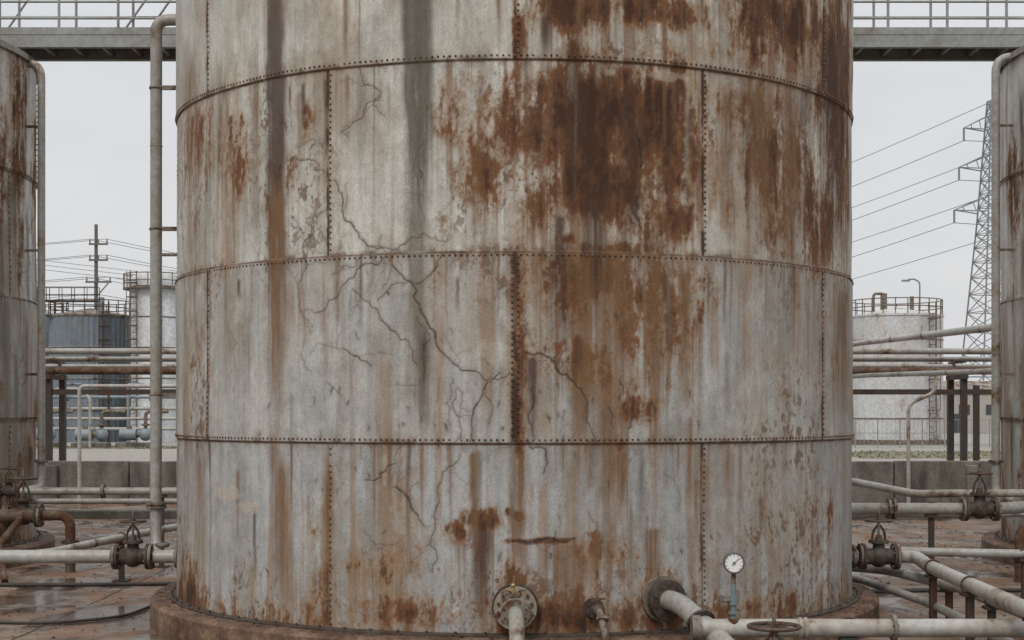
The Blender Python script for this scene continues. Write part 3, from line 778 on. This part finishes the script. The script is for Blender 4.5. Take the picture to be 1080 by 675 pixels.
mb.flange((1.71,13.5,.49),(.25,-.75,-.38),.135,.03,1,8)
mb.tube([(2.42,12.7,.15),(9,12.7,.15)],.085,0)
mb.build('tank_outlet_pipe',[mPipe,mIron,mFlange])
mb=MB()
mb.tube([(1.66,13.3,.47),(9,13.3,.47)],.082,0,seg=18)
mb.cyl((1.60,13.3,.47),(1.68,13.3,.47),.115,seg=18,mat=1)
for x in(2.55,2.60,): mb.cyl((x,13.3,.47),(x+.03,13.3,.47),.095,seg=18,mat=0)
for x in(3.4,): mb.flange((x,13.3,.47),(1,0,0),.12,.03,1)
for x in(3.0,5.2): support(mb,x,13.3,.47,.082,2)
mb.build('pipeline',[mPipeL,mFlange,mDark])
gate_valve((2.23,12.7,.15),(1,0,0),.10,wheel=.215,h=.42)
P=MB(); g=Vector((1.97,13.26,1.056))
P.cyl(g+Vector((0,.05,0)),g+Vector((0,-.02,0)),.094,seg=32,mat=0)
P.torus(g+Vector((0,-.022,0)),(0,1,0),.088,.009,0,36,8)
P.cyl(g+Vector((0,-.018,0)),g+Vector((0,-.024,0)),.084,seg=32,mat=1)
for i in range(11):
    a=D2R(225-27*i); d=Vector((math.cos(a),0,math.sin(a))); q=g+Vector((0,-.026,0)); P.beam(q+d*.062,q+d*.078,.006,.003,2)
q=g+Vector((0,-.029,0)); P.beam(q-Vector((.02,0,.02)),q+Vector((.045,0,.045)),.007,.003,2); P.cyl(q,q+Vector((0,-.005,0)),.012,seg=12,mat=2)
P.cyl((1.97,13.28,.965),(1.97,13.28,.86),.022,seg=6,mat=4)
P.cyl((1.97,13.28,.87),(1.97,13.28,.50),.024,seg=12,mat=3)
P.cyl((1.97,13.28,.76),(1.97,13.28,.68),.04,seg=8,mat=3); P.cyl((1.97,13.28,.62),(1.97,13.28,.60),.045,seg=8,mat=3)
P.cyl((1.97,13.28,.72),(1.87,13.24,.72),.015,seg=8,mat=4); P.beam((1.86,13.24,.67),(1.86,13.24,.77),.015,.02,2)
P.cyl((1.97,13.28,.5),(1.97,13.28,.56),.05,seg=12,mat=4)
P.build('pressure_gauge',[mBlack,mDial,mWire,mTeal,mFlange])

# ---------------------------------------------------------------- pipe rack
mb=MB()
for z,r,m,y in((4.01,.085,0,39.9),(3.81,.075,0,40.25),(3.48,.10,1,39.9),(3.62,.07,0,40.6)):
    mb.tube([(-40,y,z),(40,y,z)],r,m,10)
for x in(-26,-19,-12.3,-4,4,12.0,19,26):
    for y in (39.65,40.85):
        mb.box((x,y,1.7),(.16,.16,3.4),2); mb.box((x,y,.02),(.4,.4,.04),2)
    mb.box((x,40.25,3.32),(.14,1.6,.12),2); mb.box((x,40.25,3.92-.2),(.08,1.4,.06),2)
mb.box((12.35,39.7,1.55),(.14,.14,3.1),2)
mb.box((0,39.66,2.92),(80,.08,.14),2)
mb.build('pipe_rack',[mPipe,mPipeD,mDark])
mb=MB()
mb.tube([(7.8,40.6,4.0),(9.1,39.4,4.2),(8.9,27.2,3.95),(9.6,26.2,3.95)],.075,0,bend=.4)
mb.tube([(8.4,42,3.3),(9.35,39.2,3.35),(9.4,30,3.2),(9.9,26.8,3.2)],.06,1,bend=.4)
mb.build('pipeline',[mPipeL,mPipe])
mb=MB()
mb.tube([(-11.1,38.3,0),(-11.1,38.3,3.05),(-7.6,38.3,3.05),(-7.6,38.3,0)],.05,0,bend=.15)
mb.tube([(10.2,38.4,0),(10.2,38.4,2.6),(10.9,38.4,2.9),(10.9,38.4,3.5)],.05,0,bend=.2)
mb.build('pipe_loop',[mPipeL])

# ---------------------------------------------------------------- background plant
def railing(mb,c,r,z,mat,n=22,h=1.1,t=.04):
    for hh in(.55,h): mb.torus((c[0],c[1],z+hh),(0,0,1),r,t,mat,40,5)
    for i in range(n):
        a=2*math.pi*i/n; p=(c[0]+r*math.cos(a),c[1]+r*math.sin(a)); mb.cyl((p[0],p[1],z),(p[0],p[1],z+h),t,seg=5,mat=mat)
def lathe(mb,c,prof,mat,seg=64,smooth=True):
    v=[];f=[];n=len(prof)
    for i in range(seg):
        a=2*math.pi*i/seg
        for(r,z) in prof: v.append((c[0]+r*math.cos(a),c[1]+r*math.sin(a),z))
    for i in range(seg):
        for j in range(n-1): f.append((i*n+j,((i+1)%seg)*n+j,((i+1)%seg)*n+j+1,i*n+j+1))
    mb.add(v,f,mat,smooth)
def ladder(mb,x,y,z0,z1,mat,cage=True):
    for dx in(-.25,.25): mb.box((x+dx,y,(z0+z1)/2),(.07,.07,z1-z0),mat)
    z=z0
    while z<z1: mb.box((x,y,z),(.5,.05,.05),mat); z+=.45
    if cage:
        z=z0+2.5
        while z<z1: mb.torus((x,y-.35,z),(0,0,1),.42,.035,mat,14,4); z+=1.1
        for a in(-.4,0,.4): mb.box((x+a,y-.7+abs(a)*.5,(z0+2.5+z1)/2),(.05,.05,z1-z0-2.5),mat)
mb=MB(); c=(-33.9,120)
v=[];f=[];seg=180
for i in range(seg):
    a=2*math.pi*i/seg; r=3.15+(.05 if i%4<2 else 0)
    v+=[(c[0]+r*math.cos(a),c[1]+r*math.sin(a),0),(c[0]+r*math.cos(a),c[1]+r*math.sin(a),10.0)]
for i in range(seg):
    j=(i+1)%seg; f.append((2*i,2*j,2*j+1,2*i+1))
mb.add(v,f,0)
for z in(2.5,5,7.5,9.95): mb.torus((c[0],c[1],z),(0,0,1),3.22,.05,1,64,5)
lathe(mb,c,[(3.3,9.98),(3.3,10.1),(.05,10.7)],1,48,False)
railing(mb,c,3.2,10.1,2); ladder(mb,-31.9,117.2,0,11,2)
mb.box((-36.9,118.2,10.0),(1.6,.9,.12),2)
mb.build('storage_tank',[mBlueT,mRoof,mDark])
mb=MB(); c=(-41.5,128)
lathe(mb,c,[(3.4,0),(3.4,10.6),(.05,11.3)],0,48,False); railing(mb,c,3.3,10.7,1)
mb.build('storage_tank',[mBlueT,mDark])
mb=MB(); mb.box((-37,119,11.2),(8,.9,.12),0)
for y in(118.6,119.4):
    for h in(.5,1.1): mb.box((-37,y,11.2+h),(8,.05,.05),0)
    for i in range(9): mb.box((-41+i,y,11.75),(.05,.05,1.1),0)
for x in(-40.5,-38.4): mb.box((x,118.7,5.6),(.14,.14,11.2),0); mb.box((x,119.3,5.6),(.14,.14,11.2),0)
mb.build('access_gantry',[mDark])
mb=MB(); c=(-28.2,118)
lathe(mb,c,[(1.95,0),(1.95,12.4),(1.75,13.1),(1.1,13.6),(.05,13.8)],0,48)
for z in(2.6,5.0,7.4,9.8,12.2): mb.torus((c[0],c[1],z),(0,0,1),1.97,.045,1,48,5)
lathe(mb,c,[(2.0,12.0),(2.5,12.0),(2.5,12.12),(2.0,12.12)],1,40,False); railing(mb,c,2.45,12.1,1,16)
ladder(mb,-29.5,116.2,0,13.3,1); mb.tube([(-27.4,116.0,0),(-27.4,116.0,12.8),(-28.2,117,14.2)],.12,1,8)
mb.tube([(-28.2,118,13.8),(-28.2,118,14.8),(-26,118,14.8),(-26,118,0)],.14,1,8)
mb.build('process_vessel',[mWhiteT,mFlange])
mb=MB(); c=(-24,126)
lathe(mb,c,[(2.4,0),(2.4,11.0),(.05,12.2)],0,48,False); railing(mb,c,2.3,11.1,1,16); mb.build('process_vessel',[mWhiteT,mFlange])
mb=MB(); c=(28.3,110)
lathe(mb,c,[(3.35,0),(3.35,9.3),(3.42,9.3),(3.42,9.42),(.05,10.1)],0,64,False)
for z in(1.9,3.8,5.7,7.6): mb.torus((c[0],c[1],z),(0,0,1),3.36,.04,1,64,5)
railing(mb,c,3.3,9.45,1,24); ladder(mb,30.2,107.1,0,10.2,1)
mb.cyl((27.4,110,9.9),(27.4,110,11.1),.25,seg=10,mat=1); mb.cyl((29.2,109,9.7),(29.2,109,10.8),.16,seg=10,mat=1); mb.tube([(26.4,109,9.7),(26.4,109,11.0),(27.1,109,11.0)],.1,1,8)
lathe(mb,c,[(3.7,-.0),(3.7,.35),(3.3,.36)],1,48,False)
mb.build('storage_tank',[mBgTank,mFlange])
mb=MB(); mb.cyl((30.6,112,0),(30.6,112,11.6),.09,.06,8,0); mb.tube([(30.6,112,11.5),(30.6,112,12.1),(30.2,112,12.35),(29.7,112,12.3)],.06,0,8,bend=.3); mb.box((29.55,112,12.22),(.6,.25,.14),0,bev=.03)
mb.build('street_lamp',[mLattice])
for (x,y) in((-35.5,100),(-32,101),(-28.2,100),(-25.5,101),(-38.6,102)):
    mb=MB(); mb.box((x,y,.15),(2.4,1.2,.3),2,bev=.04)
    mb.cyl((x-1,y,.85),(x+.1,y,.85),.4,seg=16,mat=0); mb.cyl((x+.1,y,.85),(x+.4,y,.85),.2,seg=12,mat=1); mb.ball((x+.7,y,.85),.45,0); mb.flange((x+.7,y,1.5),(0,0,1),.3,.08,1)
    mb.tube([(x+.7,y,.9),(x+.7,y,2.4),(x+2.2,y+.3,2.4)],.13,1,8); mb.box((x-.4,y,1.3),(.3,.3,.2),1)
    mb.build('process_pump',[mBlueP,mFlange,mWall])
mb=MB()
for z,y in((1.2,103),(1.9,103.4),(2.6,104),(3.4,104)):
    mb.tube([(-44,y,z),(-18,y,z)],.11,0 if z<3 else 1,8)
for i in range(9):
    x=-43+i*3; mb.box((x,103.6,1.75),(.14,.14,3.5),2); mb.box((x,103.6,3.2),(.12,1.4,.12),2)
for x in(-36.4,-31,-26.6): mb.tube([(x,103.4,.1),(x,103.4,4.3),(x+.8,104.5,4.3)],.09,1,8)
mb.build('pipe_rack',[mPipeL,mBlueP,mDark])
mb=MB()
mb.tube([(-31,99,0),(-31,99,3.3),(-30.2,99,3.9),(-28.8,99,3.9),(-28,99,3.3),(-28,99,0)],.1,0,8); mb.build('pipe_loop',[mPipeL])
mb=MB(); mb.box((56,170,2.2),(16,10,4.4),0)
mb.add([(47.7,164.8,4.4),(64.3,164.8,4.4),(64.3,175.2,4.4),(47.7,175.2,4.4),(47.7,170,5.9),(64.3,170,5.9)],[(0,1,5,4),(2,3,4,5),(0,4,3),(1,2,5)],1)
for i in range(5): mb.box((50+i*3,164.97,2.6),(1.2,.1,1.1),2)
mb.box((49,164.96,1.1),(1.0,.1,2.1),2); mb.build('industrial_shed',[mBuild,mRoof,mWin])
mb=MB()
for i in range(60):
    x=20+i*1.5; mb.box((x,100,.95),(.07,.07,1.9),0)
for z in(.15,.95,1.85): mb.box((64,100,z),(88,.03,.04),0)
for i in range(300): mb.box((20+i*.3,100,.95),(.018,.012,1.8),0)
mb.build('chain_link_fence',[mGalv])
mb=MB()
for cl in range(170):
    cx=-300+cl*3.6+random.uniform(-2,2); cy=random.uniform(400,440); hh=random.uniform(3.5,8); ww=random.uniform(3,6)
    mb.cyl((cx,cy,0),(cx,cy,hh*.6),.25,.12,5,0)
    for k in range(70):
        a=random.uniform(0,6.28);rr=ww*math.sqrt(random.random());z=hh*(.25+.75*random.random()**.8)
        rr*=math.sqrt(max(.05,1-((z/hh-.55)/.55)**2))
        x=cx+rr*math.cos(a);y=cy+rr*math.sin(a);q=random.uniform(.5,1.1)
        n=[Vector((random.gauss(0,1),random.gauss(0,1),random.gauss(0,1))).normalized()*q for _ in range(3)]
        mb.add([Vector((x,y,z))+m for m in n],[(0,1,2)])
mb.build('distant_trees',[mFol])

# ---------------------------------------------------------------- power pole, pylon, lines
def wire(mb,a,b,sag,r,n=18):
    a=Vector(a);b=Vector(b); pts=[]
    for i in range(n+1):
        u=i/n; p=a.lerp(b,u); p.z-=4*sag*u*(1-u); pts.append(p)
    mb.tube(pts,r,0,4,bend=0)
mb=MB(); px,py=-41.8,150
mb.cyl((px,py,0),(px,py,21.2),.26,.17,10,0)
for z,L in((19.2,1.9),(17.6,1.9),(15.4,2.6)):
    mb.box((px+.3,py-.25,z),(L,.15,.18),0)
    for d in(-.45,.0,.45): mb.cyl((px+.3+d*L,py-.25,z+.1),(px+.3+d*L,py-.25,z+.5),.08,seg=6,mat=1)
mb.beam((px,py-.2,13.8),(px+1.3,py-.25,15.3),.1,.1,0); mb.box((px+.5,py-.3,13.2),(.7,.6,1.3),1)
mb.build('power_pole',[mWood,mLattice])
mb=MB()
for z,dx in((19.7,-.5),(19.7,1.1),(18.1,1.1),(18.1,-.5),(15.9,-.8),(15.9,1.4),(14.2,0)):
    wire(mb,(px+dx,py-.25,z),(px-75,py+15,z+2),1.8,.026); wire(mb,(px+dx,py-.25,z),(px+62,py+60,z-1.5),2.0,.026)
for k in range(3): wire(mb,(-140,210,33+k*.9),(60,330,24+k*.5),5,.04)
mb.build('power_lines',[mWire])
def pylon(cx,cy,H,bw,rot):
    mb=MB(); M=Matrix.Rotation(rot,3,'Z')
    def T(x,y,z): v=M@Vector((x,y,0)); return (cx+v.x,cy+v.y,z)
    def w(z):
        zk=H*.62
        return bw*(1-z/zk)+1.5*(z/zk) if z<zk else 1.5-1.0*((z-zk)/(H-zk))
    lv=[0]; z=0
    while z<H-1: z+=max(1.8,w(z)*.85*2*.6); lv.append(min(z,H))
    for a,b2 in zip(lv[:-1],lv[1:]):
        wa,wb=w(a),w(b2); C=[(-1,-1),(1,-1),(1,1),(-1,1)]
        for i in range(4):
            p=C[i];q=C[(i+1)%4]
            mb.beam(T(p[0]*wa,p[1]*wa,a),T(p[0]*wb,p[1]*wb,b2),.18,.18)
            mb.beam(T(p[0]*wa,p[1]*wa,a),T(q[0]*wb,q[1]*wb,b2),.09,.09); mb.beam(T(q[0]*wa,q[1]*wa,a),T(p[0]*wb,p[1]*wb,b2),.09,.09)
            mb.beam(T(p[0]*wb,p[1]*wb,b2),T(q[0]*wb,q[1]*wb,b2),.09,.09)
    tips=[]
    for z,L in((H*.66,5.6),(H*.79,4.9),(H*.91,4.2)):
        for sg in(-1,1):
            ww=w(z)
            for y in(-ww,ww):
                mb.beam(T(sg*ww,y,z),T(sg*L,0,z+.2),.13,.13); mb.beam(T(sg*ww,y,z+1.9),T(sg*L,0,z+.2),.11,.11)
            for u in(.35,.7): mb.beam(T(sg*(ww+(L-ww)*u),-ww*(1-u),z+.1),T(sg*(ww+(L-ww)*u),0,z+1.9*(1-u)+.2*u),.09,.09)
            tip=T(sg*L,0,z+.2); mb.cyl(tip,(tip[0],tip[1],tip[2]-1.7),.14,seg=6,mat=0); tips.append((tip[0],tip[1],tip[2]-1.7))
    tips.append(T(0,0,H))
    mb.build('lattice_pylon',[mLattice]); return tips
t1=pylon(64.4,200,44,3.6,D2R(12)); t2=pylon(-60,520,44,3.6,D2R(12))
mb=MB()
for a,b2 in zip(t1,t2): wire(mb,a,b2,9,.045,24)
for a in t1: wire(mb,a,(a[0]+140,a[1]-110,a[2]+4),8,.045,16)
mb.build('power_lines',[mWire])

# ---------------------------------------------------------------- light
w=bpy.data.worlds.new('World'); S.world=w; w.use_nodes=True
t=NT(w); bg=w.node_tree.nodes['Background']
sky=t.add('ShaderNodeTexSky',sky_type='NISHITA'); sky.sun_disc=False; sky.sun_elevation=D2R(48); sky.sun_rotation=D2R(200)
sky.air_density=1.5; sky.dust_density=4
tc=t.add('ShaderNodeTexCoord').outputs['Generated']
sp=t.add('ShaderNodeSeparateXYZ'); t.lk(tc,sp.inputs[0])
grad=ramp(t,sp.outputs['Z'],[(0.0,(.745,.745,.75)),(.22,(.705,.72,.745)),(.5,(.86,.87,.89)),(1.0,(1.40,1.41,1.42))])
cl=noise(t,scaled(t,tc,(1,1,3.2)),2.2,7,.58,.3)
clm=ramp(t,cl,[(.3,(.91,.92,.94)),(.7,(1.07,1.06,1.05))])
cc=mix(t,1.0,grad,clm,'MULTIPLY')
c10=mix(t,1.0,cc,(10,10,10),'MULTIPLY')
out=mix(t,.95,sky.outputs[0],c10)
t.lk(out,bg.inputs['Color']); bg.inputs['Strength'].default_value=.1
sd=bpy.data.lights.new('sun','SUN'); sd.energy=1.3; sd.angle=D2R(16); sd.color=(1,.965,.92)
so=link(bpy.data.objects.new('sun',sd))
az=D2R(200); el=D2R(48)
dirv=Vector((math.sin(az)*math.cos(el),math.cos(az)*math.cos(el),math.sin(el)))
so.rotation_euler=dirv.to_track_quat('Z','Y').to_euler()

cam=bpy.data.cameras.new('camera'); co=link(bpy.data.objects.new('camera',cam)); S.camera=co
co.location=(0,0,CAMZ); co.rotation_euler=(math.pi/2,0,0)
cam.sensor_width=36; cam.lens=F/1080*36; cam.shift_y=96.5/1080; cam.clip_end=8000; cam.clip_start=.1
S.view_settings.view_transform='Standard'; S.view_settings.look='None'; S.view_settings.exposure=0
